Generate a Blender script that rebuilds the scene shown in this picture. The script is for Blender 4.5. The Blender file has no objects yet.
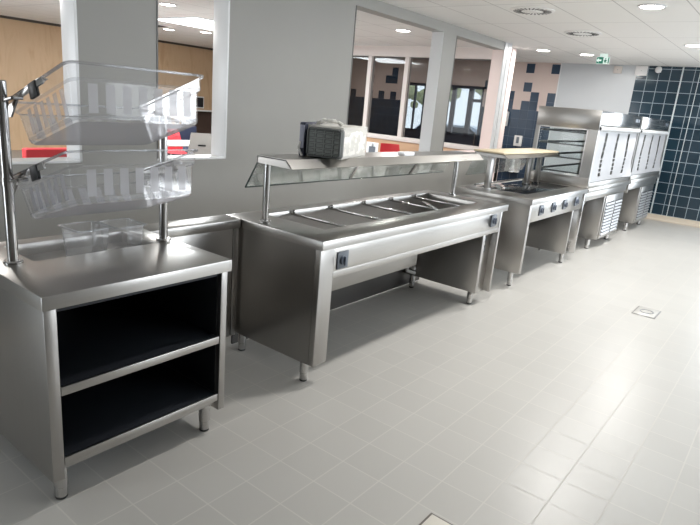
import bpy, bmesh, math, random
from mathutils import Vector, Matrix
random.seed(7)
scene = bpy.context.scene
COL = scene.collection
PI = math.pi

# ------------------------------------------------------------------ materials
def nmat(name):
    m = bpy.data.materials.new(name); m.use_nodes = True
    nt = m.node_tree
    return m, nt, nt.nodes['Principled BSDF']
def pmat(name, col, rough=0.5, metal=0.0, spec=0.5, noise=0.0, nscale=20, bump=0.0, emit=None, estr=1.0, coat=0):
    m, nt, b = nmat(name)
    b.inputs['Base Color'].default_value = (*col, 1)
    b.inputs['Roughness'].default_value = rough
    b.inputs['Metallic'].default_value = metal
    b.inputs['Specular IOR Level'].default_value = spec
    b.inputs['Coat Weight'].default_value = coat
    if noise or bump:
        tc = nt.nodes.new('ShaderNodeTexCoord')
        n = nt.nodes.new('ShaderNodeTexNoise'); n.inputs['Scale'].default_value = nscale; n.inputs['Detail'].default_value = 4
        nt.links.new(tc.outputs['Object'], n.inputs['Vector'])
        if noise:
            mx = nt.nodes.new('ShaderNodeMix'); mx.data_type = 'RGBA'
            mx.inputs['A'].default_value = (*[c*(1-noise) for c in col], 1)
            mx.inputs['B'].default_value = (*[min(1, c*(1+noise)) for c in col], 1)
            nt.links.new(n.outputs['Fac'], mx.inputs['Factor'])
            nt.links.new(mx.outputs['Result'], b.inputs['Base Color'])
        if bump:
            bp = nt.nodes.new('ShaderNodeBump'); bp.inputs['Strength'].default_value = bump; bp.inputs['Distance'].default_value = 0.01
            nt.links.new(n.outputs['Fac'], bp.inputs['Height']); nt.links.new(bp.outputs['Normal'], b.inputs['Normal'])
    if emit:
        b.inputs['Emission Color'].default_value = (*emit, 1); b.inputs['Emission Strength'].default_value = estr
    return m
def steel(name, col=(0.47, 0.455, 0.435), rough=0.28, axis=0, streak=0.35):
    """brushed stainless steel: fine streaks along one axis"""
    m, nt, b = nmat(name)
    b.inputs['Metallic'].default_value = 1.0
    tc = nt.nodes.new('ShaderNodeTexCoord'); mp = nt.nodes.new('ShaderNodeMapping')
    s = [150, 150, 150]; s[axis] = 1.5
    mp.inputs['Scale'].default_value = s
    n = nt.nodes.new('ShaderNodeTexNoise'); n.inputs['Scale'].default_value = 1; n.inputs['Detail'].default_value = 3
    n2 = nt.nodes.new('ShaderNodeTexNoise'); n2.inputs['Scale'].default_value = 3.5; n2.inputs['Detail'].default_value = 3
    L = nt.links.new
    L(tc.outputs['Object'], mp.inputs['Vector']); L(mp.outputs['Vector'], n.inputs['Vector']); L(tc.outputs['Object'], n2.inputs['Vector'])
    r = nt.nodes.new('ShaderNodeMapRange'); r.inputs['To Min'].default_value = rough-0.07*streak; r.inputs['To Max'].default_value = rough+0.09*streak
    ad = nt.nodes.new('ShaderNodeMath'); ad.operation = 'ADD'
    ml = nt.nodes.new('ShaderNodeMath'); ml.operation = 'MULTIPLY'; ml.inputs[1].default_value = 0.5
    L(n.outputs['Fac'], ad.inputs[0]); L(n2.outputs['Fac'], ad.inputs[1]); L(ad.outputs[0], ml.inputs[0]); L(ml.outputs[0], r.inputs['Value'])
    L(r.outputs['Result'], b.inputs['Roughness'])
    mx = nt.nodes.new('ShaderNodeMix'); mx.data_type = 'RGBA'
    mx.inputs['A'].default_value = (*[c*0.96 for c in col], 1); mx.inputs['B'].default_value = (*[c*1.04 for c in col], 1)
    L(n.outputs['Fac'], mx.inputs['Factor']); L(mx.outputs['Result'], b.inputs['Base Color'])
    return m
def clear(name, tint=(0.95, 0.96, 0.97), gloss=0.08, diff=0.05, rough=0.04, dcol=(0.9, 0.9, 0.92)):
    """thin clear sheet: transparent + a little reflection + a little haze"""
    m = bpy.data.materials.new(name); m.use_nodes = True; nt = m.node_tree; nt.nodes.clear()
    o = nt.nodes.new('ShaderNodeOutputMaterial'); L = nt.links.new
    t = nt.nodes.new('ShaderNodeBsdfTransparent'); t.inputs['Color'].default_value = (*tint, 1)
    g = nt.nodes.new('ShaderNodeBsdfGlossy'); g.inputs['Roughness'].default_value = rough
    d = nt.nodes.new('ShaderNodeBsdfDiffuse'); d.inputs['Color'].default_value = (*dcol, 1)
    tr = nt.nodes.new('ShaderNodeBsdfTranslucent'); tr.inputs['Color'].default_value = (*dcol, 1)
    dm = nt.nodes.new('ShaderNodeMixShader'); dm.inputs[0].default_value = 0.5
    L(d.outputs[0], dm.inputs[1]); L(tr.outputs[0], dm.inputs[2])
    m1 = nt.nodes.new('ShaderNodeMixShader'); m1.inputs[0].default_value = diff
    L(t.outputs[0], m1.inputs[1]); L(dm.outputs[0], m1.inputs[2])
    lw = nt.nodes.new('ShaderNodeLayerWeight'); lw.inputs['Blend'].default_value = 0.35
    mr = nt.nodes.new('ShaderNodeMapRange'); mr.inputs['To Min'].default_value = gloss*0.5; mr.inputs['To Max'].default_value = min(1, gloss*6)
    L(lw.outputs['Fresnel'], mr.inputs['Value'])
    m2 = nt.nodes.new('ShaderNodeMixShader'); L(mr.outputs['Result'], m2.inputs[0])
    L(m1.outputs[0], m2.inputs[1]); L(g.outputs[0], m2.inputs[2]); L(m2.outputs[0], o.inputs['Surface'])
    return m
def tiles(name, col, grout, a, b, sa, sb, oa, ob, gw, rough=0.2, vary=0.15, gvary=None, spec=0.5, bumps=0.3):
    """square tiles laid on the plane of object axes a, b"""
    m, nt, bs = nmat(name); L = nt.links.new
    tc = nt.nodes.new('ShaderNodeTexCoord'); sp = nt.nodes.new('ShaderNodeSeparateXYZ'); L(tc.outputs['Object'], sp.inputs[0])
    def math_(op, x, y=None):
        n = nt.nodes.new('ShaderNodeMath'); n.operation = op
        for i, v in enumerate((x, y)):
            if v is None: continue
            if isinstance(v, (int, float)): n.inputs[i].default_value = v
            else: L(v, n.inputs[i])
        return n.outputs[0]
    cells = []; gs = []
    for ax, s, o in ((a, sa, oa), (b, sb, ob)):
        t = math_('DIVIDE', math_('SUBTRACT', sp.outputs[ax], o), s)
        cells.append(math_('FLOOR', t)); f = math_('FRACT', t)
        gs.append(math_('LESS_THAN', math_('MINIMUM', f, math_('SUBTRACT', 1.0, f)), gw*0.5/s))
    g = math_('MAXIMUM', gs[0], gs[1])
    cv = nt.nodes.new('ShaderNodeCombineXYZ'); L(cells[0], cv.inputs[0]); L(cells[1], cv.inputs[1])
    wn = nt.nodes.new('ShaderNodeTexWhiteNoise'); wn.noise_dimensions = '2D'; L(cv.outputs[0], wn.inputs['Vector'])
    n = nt.nodes.new('ShaderNodeTexNoise'); n.inputs['Scale'].default_value = 2.2; n.inputs['Detail'].default_value = 5; L(tc.outputs['Object'], n.inputs['Vector'])
    v = math_('MULTIPLY', math_('ADD', wn.outputs['Value'], n.outputs['Fac']), 0.5)
    mx = nt.nodes.new('ShaderNodeMix'); mx.data_type = 'RGBA'
    mx.inputs['A'].default_value = (*[c*(1-vary) for c in col], 1); mx.inputs['B'].default_value = (*[min(1, c*(1+vary)) for c in col], 1)
    L(v, mx.inputs['Factor'])
    m2 = nt.nodes.new('ShaderNodeMix'); m2.data_type = 'RGBA'; m2.inputs['B'].default_value = (*grout, 1)
    L(g, m2.inputs['Factor']); L(mx.outputs['Result'], m2.inputs['A']); L(m2.outputs['Result'], bs.inputs['Base Color'])
    rr = nt.nodes.new('ShaderNodeMapRange'); rr.inputs['To Min'].default_value = rough; rr.inputs['To Max'].default_value = min(0.9, rough+0.35)
    L(g, rr.inputs['Value']); L(rr.outputs['Result'], bs.inputs['Roughness'])
    bs.inputs['Specular IOR Level'].default_value = spec
    bp = nt.nodes.new('ShaderNodeBump'); bp.inputs['Strength'].default_value = bumps; bp.inputs['Distance'].default_value = 0.002; bp.invert = True
    L(g, bp.inputs['Height']); L(bp.outputs['Normal'], bs.inputs['Normal'])
    return m
def wood(name, c1, c2, axis=2, scale=2.2, rough=0.5):
    m, nt, b = nmat(name); L = nt.links.new
    tc = nt.nodes.new('ShaderNodeTexCoord'); mp = nt.nodes.new('ShaderNodeMapping')
    s = [scale*1.6]*3; s[axis] = scale*0.35; mp.inputs['Scale'].default_value = s
    n = nt.nodes.new('ShaderNodeTexNoise'); n.inputs['Scale'].default_value = 1.4; n.inputs['Detail'].default_value = 3; n.inputs['Distortion'].default_value = 1.2
    w = nt.nodes.new('ShaderNodeMath'); w.operation = 'MULTIPLY'; w.inputs[1].default_value = 9
    fr = nt.nodes.new('ShaderNodeMath'); fr.operation = 'SINE'
    mr = nt.nodes.new('ShaderNodeMapRange'); mr.inputs['From Min'].default_value = -1
    mx = nt.nodes.new('ShaderNodeMix'); mx.data_type = 'RGBA'; mx.inputs['A'].default_value = (*c1, 1); mx.inputs['B'].default_value = (*c2, 1)
    L(tc.outputs['Object'], mp.inputs['Vector']); L(mp.outputs['Vector'], n.inputs['Vector']); L(n.outputs['Fac'], w.inputs[0]); L(w.outputs[0], fr.inputs[0])
    L(fr.outputs[0], mr.inputs['Value']); L(mr.outputs['Result'], mx.inputs['Factor']); L(mx.outputs['Result'], b.inputs['Base Color'])
    b.inputs['Roughness'].default_value = rough
    return m

ST = steel('steel_horizontal', axis=0)
STY = steel('steel_across', axis=1)
STV = steel('steel_vertical', (0.42, 0.405, 0.388), rough=0.3, axis=2)
STP = steel('steel_polished', (0.52, 0.51, 0.50), rough=0.17, axis=2)
STD = steel('steel_basin', (0.52, 0.505, 0.49), rough=0.30, axis=1)
LOUV = pmat('louver_steel', (0.62, 0.62, 0.63), 0.4, metal=0.85)
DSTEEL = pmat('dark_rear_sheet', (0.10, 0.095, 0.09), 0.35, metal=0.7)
DARK = pmat('navy_laminate', (0.020, 0.023, 0.029), 0.4, spec=0.4)
BLACK = pmat('black_plastic', (0.012, 0.013, 0.016), 0.35)
RUBBER = pmat('foot_pad', (0.03, 0.03, 0.03), 0.6)
SLATE = pmat('blue_grey_plastic', (0.13, 0.15, 0.18), 0.3)
GLASSTOP = pmat('black_glass', (0.006, 0.008, 0.011), 0.03, spec=0.8)
WALLG = pmat('grey_paint', (0.37, 0.365, 0.347), 0.55, noise=0.03, nscale=3, spec=0.3)
WHITEP = pmat('white_paint', (0.63, 0.64, 0.65), 0.35, noise=0.02, nscale=3)
FRAMEW = pmat('white_frame_paint', (0.86, 0.87, 0.88), 0.3)
PLAINW = pmat('pale_wall_paint', (0.50, 0.52, 0.54), 0.3, noise=0.02, nscale=2)
PINKW = pmat('sunlit_pink_tint', (0.72, 0.60, 0.57), 0.4)  # pink sunlight on the reveal and partition column put into the colour
DUSK = pmat('backwall_paint', (0.13, 0.12, 0.11), 0.6, noise=0.04, nscale=2)
FLOOR = tiles('floor_tiles', (0.54, 0.525, 0.495), (0.63, 0.61, 0.57), 0, 1, 0.2108, 0.2108, 1.097, 0.348, 0.006, rough=0.34, vary=0.04, spec=0.5, bumps=0.2)
DFLOOR = pmat('dining_floor', (0.30, 0.29, 0.28), 0.4, noise=0.08, nscale=5)
CEIL = tiles('ceiling_tiles', (0.80, 0.79, 0.77), (0.52, 0.51, 0.50), 0, 1, 1.2, 0.6, 0.0, 0.55, 0.012, rough=0.7, vary=0.02, spec=0.2, bumps=0.3)
NAVYT = tiles('navy_tiles', (0.016, 0.036, 0.054), (0.30, 0.36, 0.40), 1, 2, 0.192, 0.2, 0.185, 0.106, 0.010, rough=0.12, vary=0.25, spec=0.5)
NAVYS = tiles('navy_small_tiles', (0.022, 0.042, 0.075), (0.08, 0.11, 0.15), 1, 2, 0.177, 0.186, 4.298, 1.798, 0.006, rough=0.15, vary=0.25)
PINKT = tiles('pink_tiles', (0.60, 0.49, 0.45), (0.56, 0.46, 0.42), 1, 2, 0.177, 0.186, 4.298, 1.798, 0.005, rough=0.25, vary=0.03)
COVE = pmat('tan_cove', (0.62, 0.54, 0.44), 0.4)
GROUT = pmat('pale_trim', (0.55, 0.60, 0.62), 0.3)
PLY = wood('plywood', (0.56, 0.39, 0.24), (0.46, 0.30, 0.17))
PLYB = wood('plywood_panel', (0.52, 0.33, 0.20), (0.45, 0.28, 0.17), axis=1)
BOARD = wood('raw_board', (0.62, 0.52, 0.36), (0.55, 0.45, 0.30), axis=0)
CLEAR = clear('clear_plastic', (0.96, 0.965, 0.975), 0.05, 0.05, 0.08)
HAZY = clear('hazy_plastic', (0.93, 0.935, 0.94), 0.09, 0.14, 0.08)
RIMP = clear('clear_plastic_edge', (0.90, 0.91, 0.93), 0.12, 0.16, 0.08)
FROST = clear('frosted_plastic', (0.9, 0.9, 0.92), 0.03, 0.62, 0.3, (0.74, 0.74, 0.78))
FROSTE = clear('frosted_plastic_dimmed_end', (0.9, 0.9, 0.92), 0.02, 0.38, 0.3, (0.50, 0.50, 0.54))  # same frosted plastic, colour dimmed where the ends catch too much light
FROSTB = clear('frosted_base', (0.85, 0.85, 0.87), 0.04, 0.55, 0.25, (0.52, 0.51, 0.54))
GLASS = clear('sneeze_glass', (0.93, 0.96, 0.95), 0.09, 0.02, 0.01)
WGLASS = clear('window_glass', (0.62, 0.62, 0.62), 0.02, 0.0, 0.01)
VGLASS = clear('vitrine_glass', (0.96, 0.98, 0.98), 0.012, 0.0, 0.01)
WRAP = clear('crinkled_film', (0.9, 0.9, 0.88), 0.06, 0.85, 0.25, (0.86, 0.85, 0.82))
CRATE = pmat('grey_crate_plastic', (0.20, 0.215, 0.205), 0.5)
CRATED = pmat('grey_crate_recess', (0.075, 0.082, 0.079), 0.5)
NAVYP = pmat('navy_plastic', (0.03, 0.035, 0.06), 0.4)
BLINDM = pmat('blind_sheet', (0.40, 0.40, 0.415), 0.42, spec=0.4)
RED = pmat('red_upholstery', (0.70, 0.045, 0.06), 0.5)
NAVYF = pmat('navy_upholstery', (0.011, 0.016, 0.04), 0.7)
CHAIRG = pmat('pale_grey_shell', (0.50, 0.48, 0.46), 0.45)
WHITET = pmat('white_tabletop', (0.82, 0.81, 0.79), 0.35)
METALW = pmat('white_metal', (0.75, 0.74, 0.73), 0.35)
PAPER = pmat('white_paper', (0.82, 0.84, 0.88), 0.5)
GREEN = pmat('sign_green', (0.0, 0.16, 0.10), 0.4, emit=(0.0, 0.28, 0.17), estr=0.10)
SIGNW = pmat('sign_white', (0.8, 0.9, 0.86), 0.4, emit=(0.75, 0.95, 0.88), estr=0.12)
LAMP = pmat('lamp_diffuser', (1, 1, 1), 0.5, emit=(1.0, 0.96, 0.90), estr=14)
PANELL = pmat('panel_diffuser', (1, 1, 1), 0.5, emit=(0.86, 0.96, 1.0), estr=3.2)
VENTW = pmat('vent_white', (0.80, 0.79, 0.78), 0.5)
VENTD = pmat('vent_dark', (0.05, 0.05, 0.05), 0.7)
ASPH = pmat('asphalt', (0.35, 0.35, 0.36), 0.8, noise=0.1)
LEAF = pmat('hedge_leaves', (0.44, 0.46, 0.28), 0.7, noise=0.4, nscale=6)
BARK = pmat('bark', (0.16, 0.11, 0.08), 0.8)
CARP = pmat('car_paint', (0.55, 0.66, 0.78), 0.2, coat=0.5)
CARG = pmat('car_glass', (0.03, 0.04, 0.05), 0.05)

# ------------------------------------------------------------------ mesh helpers (all coordinates are world metres)
class MB:
    def __init__(s): s.bm = bmesh.new(); s.mi = 0
    def _set(s, faces):
        for f in faces: f.material_index = s.mi
    def box(s, x0, x1, y0, y1, z0, z1, bev=0.0, seg=2, M=None):
        n0 = set(s.bm.faces)
        r = bmesh.ops.create_cube(s.bm, size=1)
        for v in r['verts']:
            v.co = Vector(((x0+x1)/2+v.co.x*(x1-x0), (y0+y1)/2+v.co.y*(y1-y0), (z0+z1)/2+v.co.z*(z1-z0)))
        vs = r['verts']
        if bev > 0:
            es = list({e for v in vs for e in v.link_edges})
            bmesh.ops.bevel(s.bm, geom=es, offset=bev, segments=seg, affect='EDGES', profile=0.5)
        nf = [f for f in s.bm.faces if f not in n0]
        if M is not None:
            for v in {v for f in nf for v in f.verts}: v.co = M @ v.co
        s._set(nf); return s
    def tube(s, p0, p1, r, n=16, r2=None):
        p0 = Vector(p0); p1 = Vector(p1); d = p1-p0; L = d.length
        n0 = set(s.bm.faces)
        q = d.to_track_quat('Z', 'Y').to_matrix().to_4x4()
        bmesh.ops.create_cone(s.bm, cap_ends=True, segments=n, radius1=r, radius2=r if r2 is None else r2, depth=L, matrix=Matrix.Translation((p0+p1)/2) @ q)
        s._set([f for f in s.bm.faces if f not in n0]); return s
    def path(s, pts, r, n=8):
        for a, b in zip(pts, pts[1:]): s.tube(a, b, r, n)
        for p in pts[1:-1]: s.ball(p, r)
        return s
    def ball(s, p, r, sub=1, sc=(1, 1, 1)):
        n0 = set(s.bm.faces)
        bmesh.ops.create_icosphere(s.bm, subdivisions=sub, radius=r, matrix=Matrix.Translation(p) @ Matrix.Diagonal((*sc, 1)))
        s._set([f for f in s.bm.faces if f not in n0]); return s
    def lathe(s, c, prof, n=24):
        """rings (r, z) around the vertical axis through c, closed at both ends"""
        n0 = set(s.bm.faces); rings = []
        for r, z in prof:
            rings.append([s.bm.verts.new((c[0]+r*math.cos(2*PI*k/n), c[1]+r*math.sin(2*PI*k/n), c[2]+z)) for k in range(n)])
        for a, b in zip(rings, rings[1:]):
            for k in range(n): s.bm.faces.new((a[k], a[(k+1) % n], b[(k+1) % n], b[k]))
        s.bm.faces.new(rings[0][::-1]); s.bm.faces.new(rings[-1])
        s._set([f for f in s.bm.faces if f not in n0]); return s
    def prism(s, poly, axis, a0, a1, M=None):
        """extrude a 2-D polygon along an axis: axis 0 -> poly is (y,z), 1 -> (x,z), 2 -> (x,y)"""
        n0 = set(s.bm.faces)
        def mk(p, a): return (a, p[0], p[1]) if axis == 0 else ((p[0], a, p[1]) if axis == 1 else (p[0], p[1], a))
        A = [s.bm.verts.new(mk(p, a0)) for p in poly]; B = [s.bm.verts.new(mk(p, a1)) for p in poly]
        k = len(poly)
        s.bm.faces.new(A[::-1]); s.bm.faces.new(B)
        for i in range(k): s.bm.faces.new((A[i], A[(i+1) % k], B[(i+1) % k], B[i]))
        nf = [f for f in s.bm.faces if f not in n0]
        bmesh.ops.recalc_face_normals(s.bm, faces=nf)
        if M is not None:
            for v in A+B: v.co = M @ v.co
        s._set(nf); return s
    def quad(s, pts):
        f = s.bm.faces.new([s.bm.verts.new(p) for p in pts]); f.material_index = s.mi; return s
def obj(name, mb, mats, parent=None, smooth=True):
    bm = mb.bm
    if parent is not None:
        Mi = parent_world(parent).inverted()
        bmesh.ops.transform(bm, matrix=Mi, verts=bm.verts)
    me = bpy.data.meshes.new(name); bm.to_mesh(me); bm.free()
    for m in (mats if isinstance(mats, (list, tuple)) else [mats]): me.materials.append(m)
    if smooth:
        for p in me.polygons: p.use_smooth = True
        me.set_sharp_from_angle(angle=math.radians(32))
    o = bpy.data.objects.new(name, me); COL.objects.link(o)
    if parent is not None: o.parent = parent
    return o
def parent_world(p):
    m = Matrix.Translation(p.location) @ Matrix.Rotation(p.rotation_euler.z, 4, 'Z')
    return parent_world(p.parent) @ m if p.parent else m
def thing(name, label, cat, loc, group=None):
    o = bpy.data.objects.new(name, None); COL.objects.link(o); o.location = loc; o.empty_display_size = 0.1
    o['label'] = label; o['category'] = cat
    if group: o['group'] = group
    return o
def tag(o, label, cat, group=None):
    o['label'] = label; o['category'] = cat
    if group: o['group'] = group
    return o
def struct(name, mb, mats, smooth=True):
    o = obj(name, mb, mats, None, smooth); o['kind'] = 'structure'; return o
def dup(root, loc, label, group=None):
    r = root.copy(); COL.objects.link(r); r.location = loc; r['label'] = label
    if group: r['group'] = group
    def rec(a, b):
        for ch in [c for c in COL.objects if c.parent == a]:
            c = ch.copy(); COL.objects.link(c); c.parent = b; rec(ch, c)
    rec(root, r); return r
def B(*a, **k): return MB().box(*a, **k)

# ------------------------------------------------------------------ the setting
CE = 2.755; W = 4.12; T = 0.18; XB = 12.1
struct('floor', B(-2.6, 14.0, -3.6, 4.3, -0.1, 0), FLOOR, False)
struct('floor_dining', B(-2.6, 14.0, 4.3, 13.9, -0.1, 0), DFLOOR, False)
struct('ceiling', B(-2.6, 14.0, -3.6, 13.9, CE, CE+0.1), CEIL, False)
# serving wall with four openings
SILL, HEAD = 1.060, 2.64
OP = [(0.0, 2.127), (2.745, 3.455), (5.16, 7.06), (7.40, 8.967)]
wl = MB(); wl.box(-2.6, 9.19, W, W+T, 0, SILL); wl.box(-2.6, 9.19, W, W+T, HEAD, CE)
for a, b in ((-2.6, 0.0), (2.127, 2.745), (3.455, 5.16), (7.06, 7.40), (8.967, 9.19)): wl.box(a, b, W, W+T, SILL, HEAD)
struct('wall_left', wl, WALLG, False)
for i, (a, b) in enumerate(OP):
    t = MB(); w = 0.02
    if i < 2:
        t.box(b-w, b, W-0.006, W+T+0.006, SILL, HEAD, 0.003)
        t.box(a, b, W-0.006, W+T+0.006, SILL, SILL+0.018, 0.003)
    else:
        t.box(b-0.008, b, W+0.004, W+T, SILL, HEAD)
        t.box(a, b, W+0.004, W+T, SILL, SILL+0.008)
    struct('trim_%d' % (i+1), t, FRAMEW if i < 2 else WHITEP if i < 3 else PINKW)
    g = MB(); g.box(a, a+0.014, W-0.005, W+0.05, SILL, HEAD, 0.002)  # thin dark grey strip down the left edge of the opening
    struct('trim_%d' % (i+12), g, pmat('grey_edge_strip', (.16, .16, .155), .5))
t5 = MB(); t5.box(8.955, 9.062, W-0.012, W, 0, CE-0.001); t5.box(9.078, 9.206, W-0.012, W, 0, CE-0.001); t5.box(9.19, 9.206, W, W+T+0.006, 0, CE-0.001)
struct('trim_5', t5, WHITEP)
struct('baseboard_left', B(-2.6, 9.19, W-0.012, W, 0, 0.09, 0.003), COVE)
# back wall: navy tiles, a plain pale stretch, pink tiles with stray navy ones, glazed exit doors far left
wb = MB()
DZ = [(5.90, 6.86), (7.06, 7.96)]; DT = 2.22
wb.mi = 0; wb.box(XB, XB+0.2, 0.85, 2.87, 0, CE); wb.box(XB, XB+0.2, -3.6, -3.2, 0, CE); wb.box(XB, XB+0.2, -3.2, 0.85, 0, 0.12); wb.box(XB, XB+0.2, -3.2, 0.85, 2.5, CE)
wb.mi = 1; wb.box(XB, XB+0.2, 2.87, 4.298, 0, CE)
cs, rz = 0.177, 0.186
def dark_from(c):
    base = {0: 2.17, 1: 1.798, 2: 2.17, 3: 1.984, 4: 1.798, 5: 2.17}
    if c in base: return base[c]
    return 1.798+rz*random.choice((0, 0, 0, 1))
stray = {(0, 4), (3, 4), (3, 2)}
c = 0
while 4.298+c*cs < 11.4:
    y0, y1 = 4.298+c*cs, 4.298+(c+1)*cs
    segs = []
    ztop = dark_from(c)
    hole = any(y1 > d0+0.05 and y0 < d1-0.05 for d0, d1 in DZ)
    zlo = DT if hole else 0
    if c > 5:
        for r in (2, 3, 4):
            if random.random() < 0.13: stray.add((c, r))
    if ztop > zlo: wb.mi = 2; wb.box(XB, XB+0.2, y0, y1, zlo, ztop)
    z = max(ztop, zlo)
    wb.mi = 3; wb.box(XB, XB+0.2, y0, y1, z, CE)
    for (cc, r) in stray:
        if cc == c and 1.798+rz*r >= z-0.01:
            wb.mi = 2; wb.box(XB-0.002, XB+0.05, y0, y1, 1.798+rz*r, 1.798+rz*(r+1))
    c += 1
wb.mi = 3; wb.box(XB, XB+0.2, 11.4, 13.9, 0, CE)
struct('wall_back', wb, [NAVYT, PLAINW, NAVYS, PINKT], False)
struct('trim_6', B(XB-0.012, XB+0.01, 2.098, 2.122, 0.1, CE, 0.003), GROUT)
struct('trim_7', B(XB-0.008, XB+0.01, 4.285, 4.305, 0.0, CE, 0.003), WHITEP)
struct('trim_8', B(XB-0.006, XB+0.01, 1.826, 1.838, 0.1, CE, 0.002), GROUT)
cv = MB(); cv.prism([(XB, 0.105), (XB-0.012, 0.10), (XB-0.016, 0.05), (XB-0.05, 0.012), (XB-0.09, 0.002), (XB-0.09, -0.01), (XB, -0.01)], 1, -3.6, 4.3)
struct('baseboard_back', cv, COVE)
for i, (d0, d1) in enumerate(DZ):
    d = MB()
    d.box(XB+0.04, XB+0.12, d0-0.02, d0+0.05, 0, DT); d.box(XB+0.04, XB+0.12, d1-0.04, d1+0.02, 0, DT)
    d.box(XB+0.04, XB+0.12, d0, d1, DT-0.06, DT); d.box(XB+0.05, XB+0.11, d0, d1, 0, 1.16)
    for q0, q1 in (((6.17, 6.28), (6.60, 6.70)) if i == 0 else ((7.06, 7.45), (7.68, 7.71))): d.box(XB+0.05, XB+0.11, q0, q1, 1.1, DT)
    if i == 0: d.box(XB+0.05, XB+0.11, 5.9, 6.2, 1.88, 1.95)
    dr = struct('door_%d' % (i+1), d, NAVYP)
    g = obj('pane', B(XB+0.076, XB+0.084, d0+0.04, d1-0.03, 1.15, DT-0.05), VGLASS, dr)
    h = MB(); h.path([(XB-0.01, d0+0.06, 0.85), (XB-0.01, d0+0.06, 1.25)], 0.012); h.tube((XB-0.01, d0+0.06, 0.9), (XB+0.06, d0+0.06, 0.9), 0.008); h.tube((XB-0.01, d0+0.06, 1.2), (XB+0.06, d0+0.06, 1.2), 0.008)
    obj('door_handle', h, STP, dr)
f = MB()
for q in (-3.2, -1.85, -0.5, 0.79): f.box(XB+0.06, XB+0.14, q, q+0.06, 0.12, 2.5)
f.box(XB+0.06, XB+0.14, -3.2, 0.85, 0.12, 0.18); f.box(XB+0.06, XB+0.14, -3.2, 0.85, 2.44, 2.5)
struct('window_5', f, NAVYP)
# right wall with added daylight windows, wall behind the camera, dining side walls
WR = [(3.8, 7.0), (7.9, 11.4)]; Z0, Z1 = 0.75, 2.5
wr = MB(); wr.box(-2.6, 14, -3.8, -3.6, 0, Z0); wr.box(-2.6, 14, -3.8, -3.6, Z1, CE)
xs = [-2.6]+[v for p in WR for v in p]+[14.0]
for a, b in zip(xs[::2], xs[1::2]): wr.box(a, b, -3.8, -3.6, Z0, Z1)
struct('wall_right', wr, WHITEP, False)
for i, (a, b) in enumerate(WR):
    f = MB()
    for q in (a, (a+b)/2-0.03, b-0.06): f.box(q, q+0.06, -3.76, -3.68, Z0, Z1)
    f.box(a, b, -3.76, -3.68, Z0, Z0+0.06); f.box(a, b, -3.76, -3.68, Z1-0.06, Z1)
    struct('window_%d' % (i+1), f, NAVYP)  # frame of an unseen window added for the fill lamp behind it
wf = MB(); wf.box(-2.8, -2.6, -3.8, 2.75, 0, CE); wf.box(-2.8, -2.6, 3.95, 4.3, 0, CE); wf.box(-2.8, -2.6, 2.75, 3.95, 2.2, CE); struct('wall_front', wf, DUSK, False)
f = MB()
for q in (2.75, 3.32, 3.89): f.box(-2.74, -2.66, q, q+.06, 0, 2.2)
f.box(-2.74, -2.66, 2.75, 3.95, 2.13, 2.2); f.box(-2.74, -2.66, 2.75, 3.95, 0, 0.1); struct('door_3', f, NAVYP)  # unseen glazed door added to let light into the passage
# the dining side wall by the camera has a wide unseen window added for light
wd = MB(); wd.box(-2.8, -2.6, 4.3, 13.9, 0, 0.8); wd.box(-2.8, -2.6, 4.3, 13.9, 2.5, CE); wd.box(-2.8, -2.6, 4.3, 5.2, 0.8, 2.5); wd.box(-2.8, -2.6, 12.6, 13.9, 0.8, 2.5)
struct('wall_dining_front', wd, WHITEP, False)
# plywood wall at the far side of the dining room, with a dark recessed shelf bay
YP = 13.7
wp = MB()
wp.box(-2.8, 9.9, YP, YP+0.2, 0, CE); wp.box(9.9, 14, YP, YP+0.2, 1.06, CE); wp.box(9.9, 14, YP, YP+0.2, 0, 0.3)
struct('wall_dining_far', wp, PLY, False)
rb = MB(); rb.box(9.9, 14, YP+0.2, YP+0.25, 0.2, 1.2); struct('wall_recess', rb, pmat('dark_recess', (0.06, 0.035, 0.025), 0.6), False)
tr = MB(); tr.box(-2.6, 14, YP-0.03, YP, CE-0.05, CE-0.001); struct('trim_9', tr, pmat('dark_trim', (0.06, 0.045, 0.035), 0.5))
tt = MB(); tt.box(9.9, 14, YP-0.05, YP+0.15, 1.04, 1.08); tt.box(9.95, 10.0, YP-0.05, YP+0.1, 0.3, 1.6); struct('trim_10', tt, METALW)
# glazed partition across the dining room
XP = 9.7
pt = MB()
pt.box(XP, XP+0.12, 4.66, 10.5, 2.565, CE)
pt.box(XP-0.03, XP+0.15, 4.66, 10.5, 0.99, 1.075, 0.005)
for y in (10.45, 9.5, 8.35, 7.28, 6.40, 5.50): pt.box(XP, XP+0.12, y-0.045, y+0.045, 1.07, 2.57)
wn4 = struct('window_4', pt, pmat('partition_frame', (0.66, 0.60, 0.57), 0.35))
for y0, y1 in ((9.545, 10.4), (8.395, 9.455), (7.325, 8.305), (6.445, 7.235), (5.545, 6.355), (4.66, 5.455)):
    obj('pane', B(XP+0.055, XP+0.063, y0, y1, 1.07, 2.57), WGLASS, wn4)
struct('wall_partition_low', B(XP, XP+0.12, 4.3, 10.5, 0, 0.99), PLYB, False)
struct('trim_11', B(XP-0.02, XP+0.14, 4.30, 4.66, 0, CE), PINKW)

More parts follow.
